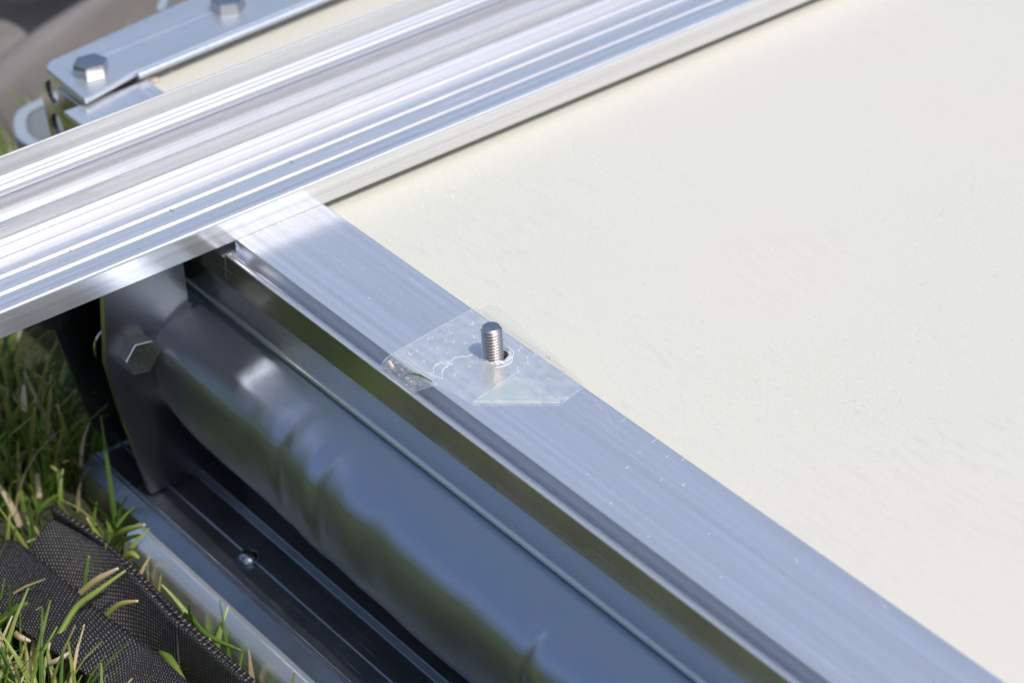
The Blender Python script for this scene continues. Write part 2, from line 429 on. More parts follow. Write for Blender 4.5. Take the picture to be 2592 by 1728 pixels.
# threaded stud: M8 thread swept as a helix
def stud(name, c, z0, z1, r=3.95, pitch=1.25, depth=.68, par=None):
    n = 72; V = []; F = []; dz = pitch/12; rows = int((z1-z0)/dz)
    for i in range(rows+1):
        z = z0+i*dz
        top = z1-z
        for k in range(n):
            a = 2*math.pi*k/n; ph = ((z/pitch) - k/n) % 1.0
            t = abs(ph*2-1)                                      # 0 at the crest, 1 at the root
            pr = min(1, max(0, (t-.12)/.76)); rr = r - depth*pr
            if top < 1.0: rr = min(rr, r-(1.0-top)*.85)
            V.append((c[0]+rr*math.cos(a), c[1]+rr*math.sin(a), z))
    for i in range(rows):
        for k in range(n):
            j = (k+1) % n; F.append((i*n+k, i*n+j, (i+1)*n+j, (i+1)*n+k))
    b = len(V)
    for rr, h in ((r-1.05, z1+.02), (r-1.5, z1-.06), (.01, z1-.05)):
        for k in range(n):
            a = 2*math.pi*k/n; V.append((c[0]+rr*math.cos(a), c[1]+rr*math.sin(a), h+.03*math.sin(3*a+rr)))
    base = rows*n
    for q in range(3):
        s0 = base if q == 0 else b+(q-1)*n; s1 = b+q*n
        for k in range(n):
            j = (k+1) % n; F.append((s0+k, s0+j, s1+j, s1+k))
    return obj(name, V, F, M_steel, par, 45)
stud('threaded_stud', (0, 0, 0), -5.0, 13.3, par=fr)

# far cross bar: top flange, web below, two hex bolts
FZ = 4.0
fl = [(-18.7, 262.7, .8), (9.5, 269.2, 0), (103.3, 274.2, 0), (760, 306, 0), (760, 352, 0), (62.6, 312, 0), (-12.5, 303.2, 3), (-17.3, 299.5, 3)]
fp = rnd(fl, seg=5)
cb = obj('cross_bar', *prism(fp, FZ-2.6, FZ, 'Z'), M_cross, fr, 40); fixn(cb); bevel(cb, .5, 3)
obj('bar_bead', *tube([(10, 267.9, 2.4), (103.3, 272.6, 2.4), (760, 304, 2.4)], 1.5, 12), M_rim, cb)
web = obj('bar_web', *prism([(-12, 276), (760, 318), (760, 340), (-12, 298)], -34, FZ-2.65, 'Z'), M_cross, fr); fixn(web)
obj('bar_ridge', *prism([(-10, 290), (760, 328), (760, 331), (-10, 293)], FZ-.1, FZ+.12, 'Z'), M_cross, cb)
# end plate with two round holes, standing on edge under the flange
def end_plate():
    bm = bmesh.new(); me0, F0 = [], []
    prof = rnd([(205, -2.7, 0), (266.4, -2.7, .2), (266.5, -.2, .3), (296.5, .6, 5), (300.5, -12, 8), (296, -40, 3), (281, -100, 0), (205, -100, 0)], seg=5)
    V, F = prism(prof, -20.4, -18.2, 'X'); o = obj('end_plate', V, F, M_chrome, fr, 40); fixn(o)
    for cy, cz, r in ((290.0, -3.2, 5.2), (289.6, -19.5, 5.0)):
        cv = []; n = 40
        for xx in (-30, 0):
            for k in range(n):
                a = 2*math.pi*k/n; cv.append((xx, cy+r*math.cos(a), cz+r*math.sin(a)*1.15))
        cf = [(k, (k+1) % n, n+(k+1) % n, n+k) for k in range(n)] + [tuple(range(n))[::-1], tuple(range(n, 2*n))]
        k_ = obj('cutter', cv, cf, None, fr, smooth=False); fixn(k_)
        md = o.modifiers.new('h', 'BOOLEAN'); md.operation = 'DIFFERENCE'; md.object = k_; md.solver = 'EXACT'
        dg = bpy.context.evaluated_depsgraph_get(); me = bpy.data.meshes.new_from_object(o.evaluated_get(dg))
        o.modifiers.clear(); o.data = me; bpy.data.objects.remove(k_, do_unlink=True)
    o.data.polygons.foreach_set('use_smooth', [True]*len(o.data.polygons)); o.data.set_sharp_from_angle(angle=math.radians(40))
    return wnorm(o)
end_plate()
def hexbolt(c, rot, size=6.6, h=5.4, axis='Z', par=None, name='hex_bolt', mat=None, wash=True):
    # head with chamfered crown; flats all round
    V = []; F = []; n = 48
    def ring(z, fn):
        for k in range(n):
            a = 2*math.pi*k/n; r = fn(a)
            V.append((r*math.cos(a+rot), r*math.sin(a+rot), z))
    hx = lambda a: size/math.cos(((a+math.pi/6) % (math.pi/3))-math.pi/6)
    ring(0, lambda a: hx(a)*.985); ring(.25, hx)
    ring(h-.45, lambda a: hx(a))
    ring(h-.2, lambda a: hx(a)*.985); ring(h-.05, lambda a: hx(a)*.955); ring(h, lambda a: hx(a)*.915)
    ring(h-.12, lambda a: size*.80); ring(h-.12, lambda a: size*.3)
    m = 8
    for i in range(m-1):
        for k in range(n):
            j = (k+1) % n; F.append((i*n+k, i*n+j, (i+1)*n+j, (i+1)*n+k))
    F.append(tuple(range(n))[::-1]); F.append(tuple(range((m-1)*n, m*n)))
    if axis == '-Y': V = [(x, -z, y) for x, y, z in V]
    V = [(c[0]+x, c[1]+y, c[2]+z) for x, y, z in V]
    o = obj(name, V, F, mat or M_bolt, par, 25); fixn(o)
    # raised grade marks on the crown
    mv = []; mf = []
    for k in range(5):
        a = rot+.5+k*.9; p = (size*.55*math.cos(a), size*.55*math.sin(a), h-.12)
        if axis == '-Y': p = (p[0], -p[2], p[1])
        q = Vector(c)+Vector(p); b0 = len(mv)
        for dx, dy, dz in ((.5, 0, 0), (-.5, 0, 0), (0, .5, 0), (0, -.5, 0), (0, 0, .4), (0, 0, -.4)): mv.append((q.x+dx, q.y+dy, q.z+dz))
        mf += [(b0, b0+2, b0+4), (b0+2, b0+1, b0+4), (b0+1, b0+3, b0+4), (b0+3, b0, b0+4), (b0+2, b0, b0+5), (b0+1, b0+2, b0+5), (b0+3, b0+1, b0+5), (b0, b0+3, b0+5)]
    obj('head_marks', mv, mf, mat or M_bolt, o)
    return o
hexbolt((-4.6, 281.6, FZ), .30, par=fr)
hexbolt((70.8, 291.5, FZ), .05, par=fr)

# ================================================================== LOWER HOUSING
hs = thing('base_housing', 'dark aluminium base channel with riveted floor and upright bracket plates under the fabric roll', 'base channel', (-50, 0, GZ))
p_in = [(-20, -139, 0), (-20, -117, .5), (-43.0, -117.6, .8), (-44.6, -121, .8), (-56.6, -120.6, .3), (-57.2, -119.9, .35), (-57.8, -120.6, .3),
        (-68.6, -120.2, .3), (-69.2, -119.2, .45), (-70.0, -119.3, .4), (-70.6, -120.2, .3), (-71.6, -119.9, .4), (-77.6, -123.8, .3), (-77.6, -139, 0)]
bi = obj('floor_channel', *prism(rnd(p_in, seg=3), -500, 172, 'Y'), M_base, hs, 40); fixn(bi)
bi2 = obj('floor_channel', *prism(rnd(p_in, seg=3), 172.3, 198, 'Y'), M_base, hs, 40); fixn(bi2)
p_rim = [(-77.7, -139, 0), (-77.7, -123.2, .5), (-80.5, -123.2, 2.0), (-85.6, -127.2, 4.5), (-87.0, -134, 3), (-87.0, -139, 0)]
ri = obj('outer_rim', *prism(rnd(p_rim, seg=8), -500, 149, 'Y'), M_rim, hs, 60); fixn(ri); bevel(ri, 1.0, 3, 60)
p_slope = None
# rivets
for yy in (96, -95, 10-270):
    obj('rivet', *lathe([(4.6, 0), (4.6, .5), (4.1, 1.5), (3.0, 2.3), (1.6, 2.7), (.2, 2.8)], (-58.2, yy, -120.2), 'Z', 32), M_rivet, hs, 60)
# bracket plates (x, z outline) standing across the channel
def plate(name, out, y0, y1, rad=6):
    V, F = prism(rnd(out, seg=4), y0, y1, 'Y'); o = obj(name, V, F, M_plate, hs, 40); fixn(o)
    o.data.materials.append(M_edge)
    for p in o.data.polygons:
        if abs(p.normal.y) < .5: p.material_index = 1
    return o
plate('bracket_plate', [(-66.8, -119.0, 0), (-74.8, -74, 30), (-77.8, -50, 8), (-74.5, -22, 0), (-71.6, 2, 3), (-38, -1, 2), (-38, -38, 2), (-18, -40, 0), (-18, -119.0, 0)], 157.0, 160.2)
plate('bracket_plate', [(-62.5, -119.0, 0), (-69.5, -105, 8), (-75.4, -72, 20), (-80.8, -45, 10), (-83, -22, 0), (-82, -2, 3), (-40, -2, 2), (-18, -40, 0), (-18, -119.0, 0)], 197.0, 199.5)
hexbolt((-64.5, 157, -49.0), .35, 6.8, 6.5, '-Y', hs, mat=M_chrome)
hexbolt((-80.5, 196.8, -42.0), .1, 6.6, 6.0, '-Y', hs, mat=M_plate)
obj('pivot_washer', *lathe([(8.6, 0), (8.6, 1.2), (4, 1.2)], (-70.5, 164, -46), '-Y', 40), M_steel, hs)

# ================================================================== FABRIC ROLL
fb = None
def fabric():
    nth, nyy = 90, 260; V = []; F = []; UV = []
    ys = np.concatenate([np.linspace(171, 140, 30), np.linspace(139, -400, nyy-30)])
    sec = [np.array(p, float) for p in smoothpath([(-30.4, -37.8), (-41, -38.8), (-51.5, -41.5), (-58, -47.5), (-60.4, -57), (-60.8, -68), (-59, -79), (-53, -88), (-43, -94), (-30, -95)], 12)]
    d = np.concatenate([[0], np.cumsum([np.linalg.norm(sec[i+1]-sec[i]) for i in range(len(sec)-1)])]); Ltot = d[-1]
    A = np.array(sec)
    cx = np.interp(np.linspace(0, Ltot, nth), d, A[:, 0]); cz = np.interp(np.linspace(0, Ltot, nth), d, A[:, 1])
    tx = np.gradient(cx); tzz = np.gradient(cz); ln = np.hypot(tx, tzz); nxx = tzz/ln; nzz = -tx/ln      # outward
    def g(v, w): return math.exp(-(v/w)**2)
    for j, y in enumerate(ys):
        grow = .012*(80-y) if y < 80 else -.035*(y-80)
        e = max(0, (y-128)/43.0)
        for i in range(nth):
            s = i/(nth-1); f = math.sin(min(1, s*1.15)*math.pi)**.7 if s*1.15 < 1 else 0
            ramp_ = min(1, s*4.2)**1.2
            fold = 1.1*math.sin((y+s*30)*.036+1.2) + .4*math.sin((y-s*45)*.085+.4)
            crease = (-1.5*g(y-(36-8*s), 3.4) + 1.5*g(y-(45-10*s), 6) - 1.7*g(y-(-92-6*s), 2.8) + 1.3*g(y-(-100-8*s), 6)
                      - 1.7*g(y-(66-14*s), 4) + 1.2*g(y-(56-12*s), 6) - 1.1*g(y-(4-16*s), 8) - 1.5*g(y-(-150+10*s), 5) - 1.2*g(y-(90-14*s), 7)
                      - 1.0*g(y-(-50-20*s), 11) + .9*g(y-(20-14*s), 7))
            r = (grow + fold*(.15+.6*s) + crease*.62*(1-min(1, max(0, (s-.45)/.4))*.8))*ramp_*f + grow*ramp_*.3
            x = cx[i] + nxx[i]*r*1.0; z = cz[i] + nzz[i]*r
            k = 1 - .10*min(1, e)**2.2*min(1, s*2)                       # the loose end narrows a little
            x = -30.4 + (x+30.4)*k; z = -37.8 + (z+37.8)*(1-.10*min(1, e)**2)
            yy = y - 12*s*s*min(1, e)                                    # the end edge slants back under
            V.append((x, yy, z)); UV.append((s*Ltot, y))
    for j in range(len(ys)-1):
        for i in range(nth-1):
            a = j*nth+i; F.append((a, a+1, a+nth+1, a+nth))
    o = obj('fabric_roll', V, F, M_fabric, None, 180, uvs=UV)
    md = o.modifiers.new('thick', 'SOLIDIFY'); md.thickness = .5*S; md.offset = 0
    return tag(o, 'slack roll of shiny silvery white woven fabric hanging below the side rail', 'fabric')
fabric()

# ================================================================== RIBBED EXTRUSION
Y0 = 129.9
ex = thing('aluminium_extrusion', 'long ribbed bright aluminium extrusion lying across the side rail and panel', 'extrusion', (0, Y0+30, 0))
def bead(yc, z, r, n=8, a0=180, a1=0):
    return [(yc+r*math.cos(math.radians(a0+(a1-a0)*k/n)), z+r*math.sin(math.radians(a0+(a1-a0)*k/n))) for k in range(n+1)]
P = [(0.35, 0.05), (0, .4)] 
P += [(-0.0, 10.1), (.08, 10.6), (.3, 11.0), (.65, 11.25), (1.1, 11.3), (1.5, 11.2), (1.9, 10.9)]      # rounded front edge
for yc in (12.2, 22.7, 33.0):
    P += [(yc-1.6, 10.75), (yc-1.25, 10.6)] + bead(yc, 10.7, .85)[1:-1] + [(yc+1.0, 10.75), (yc+1.4, 10.9)]
P += [(41.6, 10.75)] + [(41.9, 10.9), (42.1, 11.3), (42.5, 11.7), (43.0, 11.9), (43.4, 12.3), (43.55, 12.8)]
P += [(43.8, 13.2), (44.9, 18.2), (45.1, 18.6), (45.5, 18.75)]
P += [(58.6, 18.9), (59.4, 17.6), (64.6, 17.4), (65.2, 18.2), (65.2, 21.4), (64.4, 22.4), (60.0, 22.8), (59.5, 23.1), (59.4, 23.5), (59.8, 23.9), (60.8, 24.0)]
P += bead(61.9, 24.3, 1.7, 8, 200, 40) + [(63.8, 26.2), (64.1, 26.8), (65.4, 33.2), (65.8, 33.5), (66.5, 33.3), (66.7, 32.8)]
P += [(66.7, .4), (66.3, .05)]
P = [(Y0+a, b) for a, b in P]
body = obj('extrusion_body', *prism(P, -420, 900, 'X'), M_ext, ex, 28); fixn(body)
# small nicks on the ribs: dark slivers pressed into the metal
nv = []; nf = []
for x, yy, zz, L, w in ((-52, 23.6, 11.05, 2.6, .22), (3.5, 23.5, 11.05, 2.0, .2), (-43.5, 24.4, 11.0, 6.0, .18), (-24, 13.3, 11.0, 1.2, .25),
                        (-88, 23.6, 11.0, 3.2, .25), (-102, 33.7, 11.0, 1.0, .3), (12, 24.5, 11.0, 7, .16), (48, 13.3, 11.0, 1.4, .2)):
    b0 = len(nv); y = Y0+yy
    nv += [(x-w, y, zz), (x+w, y, zz), (x+w*.6+.3, y-L*.9+.2, zz-.05), (x-w*.6+.3, y-L*.9, zz-.05)]; nf.append((b0, b0+1, b0+2, b0+3))
obj('nick_marks', nv, nf, plain('dark nick', (.12, .12, .14), .5, .6), ex, smooth=False)['kind'] = 'stuff'

# ================================================================== CLEAR TAPE
def tape_mat(name, a_lo, a_hi, col=(.90, .94, .95)):
    m = NT(name); p = m.coord()
    n1 = m.noise(p, 210, 4, .6); n2 = m.noise(p, 1500, 3, .6)
    v = m.n('TexVoronoi', {'Vector': p, 'Scale': 420.0}, feature='F1').outputs[0]
    dots = m.math('MULTIPLY', m.ramp(v, [(.08, 1), (.16, 0)]), m.ramp(n1, [(.5, 0), (.6, 1)]))
    fac = m.math('ADD', m.ramp(n1, [(.35, a_lo), (.75, a_hi)]), m.math('MULTIPLY', dots, .5))
    fac = m.math('ADD', fac, m.math('MULTIPLY', m.ramp(n2, [(.62, 0), (.75, 1)]), .15))
    m.set(Base_Color=(*col, 1), Roughness=.16, Normal=m.bump(m.math('ADD', n1, m.math('MULTIPLY', n2, .15)), .3, .0002))
    tr = m.n('BsdfTransparent', {'Color': (.985, .99, .985, 1)}); gl = m.n('BsdfGlossy', {'Roughness': .12})
    lw = m.n('LayerWeight', {'Blend': .5}); fr_ = m.n('Math', {0: m.math('POWER', lw.outputs['Facing'], 4.0), 1: .8, 2: .04}, operation='MULTIPLY_ADD'); nm = m.bump(n1, .25, .0002); m.t.links.new(nm, gl.inputs['Normal'])
    mx0 = m.n('MixShader'); m.t.links.new(fr_.outputs[0], mx0.inputs[0]); m.t.links.new(tr.outputs[0], mx0.inputs[1]); m.t.links.new(gl.outputs[0], mx0.inputs[2])
    mx = m.n('MixShader', None); m.t.links.new(fac, mx.inputs[0]); m.t.links.new(mx0.outputs[0], mx.inputs[1]); m.t.links.new(m.b.outputs[0], mx.inputs[2])
    m.t.links.new(mx.outputs[0], m.out.inputs[0]); return m.m
M_tape = tape_mat('clear adhesive tape', .05, .17)
M_tape2 = tape_mat('doubled clear tape', .12, .2, (.72, .82, .78))
M_tape3 = tape_mat('tape on panel', .10, .2, (.60, .62, .55))
M_wr = plain('whitened tape crease', (.66, .70, .72), .25, 0, 800, .05)
tp = thing('clear_tape', 'crumpled clear adhesive tape stuck over the rail around the threaded stud', 'tape', (-4, 0, 0))
def sheet(name, outline, mat, par, hole=None, zf=None, sub=3.0):
    """triangulated sheet from an outline, refined so that it can follow a height function"""
    bm = bmesh.new(); vs = [bm.verts.new((x, y, 0)) for x, y in outline]; es = [bm.edges.new((vs[i], vs[(i+1) % len(vs)])) for i in range(len(vs))]
    if hole:
        hv = [bm.verts.new((x, y, 0)) for x, y in hole]; es += [bm.edges.new((hv[i], hv[(i+1) % len(hv)])) for i in range(len(hv))]
    bmesh.ops.triangle_fill(bm, edges=es, use_beauty=True)
    for _ in range(6):
        long = [e for e in bm.edges if e.calc_length() > sub]
        if not long: break
        bmesh.ops.subdivide_edges(bm, edges=long, cuts=1); bmesh.ops.triangulate(bm, faces=[f for f in bm.faces if len(f.verts) > 3])
    bm.verts.index_update()
    V = [(v.co.x, v.co.y, zf(v.co.x, v.co.y)) for v in bm.verts]; F = [tuple(v.index for v in f.verts) for f in bm.faces]; bm.free()
    o = obj(name, V, F, mat, par, 180); fixn(o)
    return o
outA = [(-26.6, 25.6), (-6.7, 28.0), (13.2, 30.3), (18.3, 32.8), (22.7, 33.1), (24.1, 30.5), (24.3, 24.4), (23.6, 17.4), (21.8, 2.6), (20.5, -11.1), (17.8, -26.5),
        (17.6, -29.7), (13.0, -36.5), (.6, -39.5), (-11, -29.5), (-23.1, -18.9), (-23.4, -17.2), (-25.8, -1.8), (-26.2, -.6), (-26.4, 12)]
hole = [(1.0 + (5.6+.5*math.sin(3*a+1)+.35*math.sin(7*a))*math.cos(a), -.8 + (5.6+.5*math.sin(3*a+1)+.35*math.sin(7*a))*math.sin(a)) for a in [2*math.pi*k/40 for k in range(40)]]
def ztape(x, y):
    base = .12 + .10*abs(math.sin(x*.5+y*.3)*math.sin(y*.37-x*.2))
    if x > 13.2:
        t = min(1, (x-13.2)/5.0); base = base*(1-t) + (-3.55+.1*t)*t
    return base
sheet('tape_film', outA, M_tape, tp, hole, ztape, 2.2)
sheet('folded_corner', [(-23.0, -18.7), (1.8, -13.5), (1.1, -34.1), (.5, -39.4)], M_tape2, tp, None, lambda x, y: ztape(x, y)+.32, 2.5)
# flap bridging the slot down to the lower lip
V = []; F = []; m_ = 10
for i in range(m_+1):
    s = i/m_
    A = Vector((-26.6, 25.6, .12)).lerp(Vector((-32.9, 25.0, -4.3)), s) + Vector((-1.2*math.sin(s*math.pi), 0, .9*math.sin(s*math.pi)))
    B = Vector((-26.1, -.8, .12)).lerp(Vector((-32.6, 6.0, -4.4)), s) + Vector((-.9*math.sin(s*math.pi), 0, .6*math.sin(s*math.pi)))
    for k in range(13): p = A.lerp(B, k/12); V.append((p.x, p.y, p.z+.05*math.sin(k*2.1+i)))
for i in range(m_):
    for k in range(12): a = i*13+k; F.append((a, a+1, a+14, a+13))
o = obj('loose_flap', V, F, tape_mat('clear loose tape', .05, .16), tp, 180)
# creases and air-bubble rings
def crease(pts, r, jit=.35):
    P = smoothpath([(x, y, z) for x, y, z in pts], 8)
    P = [p + np.array((random.uniform(-jit, jit), random.uniform(-jit, jit), 0)) for p in P]
    return tube([tuple(p) for p in P], r, 5)
def joined(name, parts, mat, par, kind=None):
    V = []; F = []
    for v, f in parts:
        b = len(V); V += list(v); F += [tuple(i+b for i in q) for q in f]
    o = obj(name, V, F, mat, par, 180)
    if kind: o['kind'] = kind
    return o
parts = [crease([(-24.5, 7.4, .2), (-22.4, 6.0, .2), (-20.5, 8.4, .2), (-16.3, 9.5, .2), (-14.1, 7.8, .2), (-10.6, 8.6, .2), (-7.5, 6.6, .2), (-4.5, 5.8, .2)], .10),
         crease([(-24.5, 6.2, .2), (-23.1, 3.6, .2), (-22.0, 1.2, .2), (-20.8, 2.8, .2), (-18.8, 5.2, .2), (-15.2, 6.3, .2)], .11),
         crease([(-16.8, 9.0, .2), (-15.4, 6.6, .2), (-13.4, 6.4, .2), (-12.6, 8.6, .2)], .09, .2),
         crease([(-26.3, 25.0, .2), (-26.0, 14, .25), (-25.9, 6, .2), (-25.6, -1, .2)], .11, .1),
         crease([(-24.6, 24.0, .2), (-24.3, 15, .25), (-24.6, 8, .2)], .08, .12),
         crease([(-22.8, -18.8, .5), (-12, -28.5, .5), (.3, -39.0, .5)], .09, .04),
         crease([(-21.8, -18.6, .5), (-12, -27.2, .5), (-4.0, -34.4, .5)], .07, .12),
         crease([(-22.8, -18.6, .5), (-9, -15.9, .5), (1.6, -13.6, .5)], .08, .06),
         crease([(.6, -37.0, .5), (2.4, -36.4, .4), (4.6, -38.2, .3)], .10, .2),
         crease([(18.3, 32.8, -3.3), (17.1, 33.8, -3.0), (19.4, 35.0, -2.8), (22.0, 36.2, -2.6)], .07, .1),
         crease([(17.6, -8, -3.2), (18.6, -9.4, -3.0), (18.1, -11.0, -2.2)], .14, .15)]
ringp = [(1.0+(6.6+.5*math.sin(2*a)+.3*math.sin(5*a+2))*math.cos(a), -.8+(6.6+.5*math.sin(2*a)+.3*math.sin(5*a+2))*math.sin(a), .2) for a in [math.radians(-130+k*18) for k in range(13)]]
parts += [crease(ringp, .13, .12), crease([(p[0]*.9, p[1]*.88, .5) for p in ringp[1:-2]], .10, .3)]
for x, y, r in ((-1.8, 23.3, 1.1), (7.1, 22.5, .8), (-11.1, 24.8, .55), (-9.6, 24.4, .5), (-21.3, 21.6, .9), (-18.8, 21.1, .5), (-6.8, 20.2, .45), (-5.3, 17.1, .35), (-10.1, .7, .5), (-17.3, -.2, .6), (-20.6, 14.1, .6)):
    a_ = random.random()*6; parts.append(tube([(x+r*math.cos(a_+t*.42), y+r*.8*math.sin(a_+t*.42), .22) for t in range(14)], .06, 5))
parts += [tube([(-26.6, 25.6, .2), (-6.7, 28.0, .25), (13.2, 30.3, .2)], .05, 4), tube([(.6, -39.5, .2), (7, -37.8, .2), (13.0, -36.5, .1)], .05, 4),
          crease([(-26.6, 25.6, .15), (-30.6, 25.4, -1.0), (-32.9, 25.0, -4.2)], .06, .05), crease([(-32.9, 25.0, -4.2), (-32.8, 16, -4.2), (-32.6, 6.0, -4.3)], .10, .12),
          crease([(-26.1, -.8, .15), (-30.0, 2.2, -1.5), (-32.6, 6.0, -4.3)], .06, .05)]
joined('crease_lines', parts, M_wr, tp)['kind'] = 'stuff'
# torn tape collar standing around the stud
V = []; F = []; n = 40
for i, (r, z) in enumerate(((5.7, .15), (5.1, .9), (4.75, 1.5))):
    for k in range(n):
        a = 2*math.pi*k/n; rr = r+.25*math.sin(5*a+i)+.15*math.sin(11*a)
        V.append((1.0+rr*math.cos(a), -.6+rr*math.sin(a), z*(.55+.75*max(0, math.cos(a+.2)))+.1))
for i in range(2):
    for k in range(n): j = (k+1) % n; F.append((i*n+k, i*n+j, (i+1)*n+j, (i+1)*n+k))
o = obj('torn_collar', V, F, tape_mat('torn tape collar', .12, .5, (.9, .92, .93)), tp, 180)
# dirt specks caught in the glue
parts = []
for _ in range(150):
    y = random.uniform(4, 24); s = random.uniform(.15, .95); x = -26.8-5.6*s; z = .1-4.3*s+.75
    r = random.uniform(.06, .16); a = random.random()*6; L = random.choice([.1, .2, .6])
    parts.append(tube([(x, y, z), (x+L*math.cos(a), y+L*math.sin(a), z+.05)], r, 4))
joined('glue_specks', parts, plain('pale grit', (.62, .58, .50), .5, 0, 900, .2), tp)['kind'] = 'stuff'
obj('caught_seed', *tube([(-29.6, 23.4, -.9), (-30.0, 21.4, -1.2), (-30.4, 20.0, -1.5)], .8, 6), plain('dry seed', (.55, .48, .38), .6), tp)
def bladeobj(pts, w, mat, label=None, cat='grass blade', tone=(.4, .4), name='grass_blade', par=None, group=None):
    P = [Vector(tuple(p)) for p in smoothpath(pts, 5)]; V = []; F = []; T = []
    for i, p in enumerate(P):
        s = i/(len(P)-1); d = (P[min(i+1, len(P)-1)]-P[max(i-1, 0)]).normalized()
        side = d.cross(Vector((-.4, -.6, .6))).normalized(); nn = side.cross(d)
        ww = w*.5*(1-.7*max(0, s-.6)/.4*.9)
        V += [tuple(p-side*ww), tuple(p+nn*ww*.35), tuple(p+side*ww)]; T += [tone[0]+(tone[1]-tone[0])*s**3]*3
    for i in range(len(P)-1):
        a = 3*i; F += [(a, a+1, a+4, a+3), (a+1, a+2, a+5, a+4)]
    o = obj(name, V, F, mat, par, 180)
    at = o.data.attributes.new('tone', 'FLOAT', 'POINT'); at.data.foreach_set('value', T)
    md = o.modifiers.new('t', 'SOLIDIFY'); md.thickness = .18*S
    if label: tag(o, label, cat, group)
    return o
bladeobj([(-29.6, 13.3, -1.3), (-27.4, 8.9, .3), (-26.0, 1.2, .45)], .65, M_grass, 'short green grass clipping caught under the clear tape', tone=(.35, .5))

# dried clear sealant where the cross bar meets the panel
bm = bmesh.new()
for x, y, z, r in ((16, 273, -2.2, 3.2), (20, 275, -1.6, 3.6), (24.5, 274.5, -2.6, 2.6), (13.5, 270.5, -1.2, 2.4), (28, 272, -3.3, 1.8), (18, 269, -2.8, 2.0), (22, 278, -.6, 2.2), (32, 273, -3.5, 1.3)):
    r_ = bmesh.ops.create_icosphere(bm, subdivisions=3, radius=r)
    for v in r_['verts']:
        k = 1+.18*math.sin(v.co.x*2.1+y)+.15*math.sin(v.co.y*2.7+x); v.co = Vector((v.co.x*k*1.15+x, v.co.y*k+y, v.co.z*.6*k+z))
V = [tuple(v.co) for v in bm.verts]; bm.verts.index_update(); F = [tuple(v.index for v in f.verts) for f in bm.faces]; bm.free()
o = obj('sealant_blob', V, F, tape_mat('clear sealant', .16, .42, (.80, .70, .66)), None, 180)
tag(o, 'small lumpy smear of clear dried sealant at the edge of the far cross bar', 'sealant')

# ================================================================== WHITE SPECKS STANDING IN FOR GLINTS OF REFLECTED SUN ON THE PANEL
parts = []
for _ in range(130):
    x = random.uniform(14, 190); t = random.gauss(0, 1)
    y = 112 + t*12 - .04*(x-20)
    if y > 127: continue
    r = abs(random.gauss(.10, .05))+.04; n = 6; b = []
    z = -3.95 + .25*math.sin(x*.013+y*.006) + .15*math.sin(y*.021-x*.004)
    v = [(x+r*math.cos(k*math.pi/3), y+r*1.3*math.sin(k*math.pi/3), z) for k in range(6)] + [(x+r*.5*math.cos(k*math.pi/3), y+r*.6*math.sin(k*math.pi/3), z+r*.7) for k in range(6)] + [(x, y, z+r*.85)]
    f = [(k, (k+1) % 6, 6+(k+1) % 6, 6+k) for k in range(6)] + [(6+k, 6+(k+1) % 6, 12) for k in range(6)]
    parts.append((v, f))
o = joined('panel_glints', parts, plain('white glint', (.9, .9, .9), .15, 0), None, 'stuff')
tag(o, 'tiny glints of reflected sun, modelled as white specks on the panel in front of the ribbed extrusion', 'specks')

# ================================================================== BLACK STRAP
st = thing('webbing_strap', 'folded black woven webbing strap lying in the grass below the base channel', 'strap', (-130, 60, GZ))
def band(name, L, Rr, par, zj=.0):
    """L, R: matching edge polylines"""
    Lp = smoothpath(L, 10); Rp = smoothpath(Rr, 10); n = min(len(Lp), len(Rp)); m = 10; V = []; F = []; UV = []; d = 0
    for i in range(n):
        if i: d += float(np.linalg.norm(Lp[i]-Lp[i-1]))
        W = float(np.linalg.norm(Rp[i]-Lp[i]))
        for k in range(m+1):
            s = k/m; p = Lp[i]*(1-s)+Rp[i]*s
            V.append((p[0], p[1], p[2]+.5*math.sin(s*math.pi)+.5*math.sin(i*.21+s*2))); UV.append((W*s, d))
    for i in range(n-1):
        for k in range(m): a = i*(m+1)+k; F.append((a, a+1, a+m+2, a+m+1))
    o = obj(name, V, F, M_strap, par, 180, uvs=UV); md = o.modifiers.new('t', 'SOLIDIFY'); md.thickness = 1.8*S; md.offset = -1
    return o
band('upper_band', [(-170, 146, -113), (-162, 130, -112), (-154.5, 106, -112), (-151, 80, -111), (-148.5, 60, -112), (-147, 20, -112), (-146, -120, -113)],
     [(-133, 158, -112), (-130.5, 150, -109), (-128.5, 130, -110), (-127.5, 94, -110), (-123.5, 65, -110), (-122.5, 38, -110), (-121, -120, -112)], st)
band('lower_band', [(-128.0, 150, -117), (-124.5, 128, -118), (-121.0, 104, -121), (-116.5, 84, -127), (-113.5, 62, -133), (-112, 40, -135), (-109, -120, -135)],
     [(-113.5, 152, -107), (-109.5, 136, -106), (-107.0, 118, -105), (-107.5, 92, -104), (-108.5, 66, -104), (-107.5, 40, -104), (-103.5, -120, -104)], st)
band('hanging_side', [(-110.5, 160, -106.6), (-107.2, 136, -106.2), (-105.6, 118, -106.2), (-106.2, 92, -106.2), (-107.2, 66, -106.2), (-106.2, 40, -106.2), (-102.2, -120, -106.2)],
     [(-109.0, 160, -134), (-105.2, 136, -134), (-103.6, 118, -134), (-104.2, 92, -134), (-105.2, 66, -134), (-104.2, 40, -134), (-100.2, -120, -134)], st)

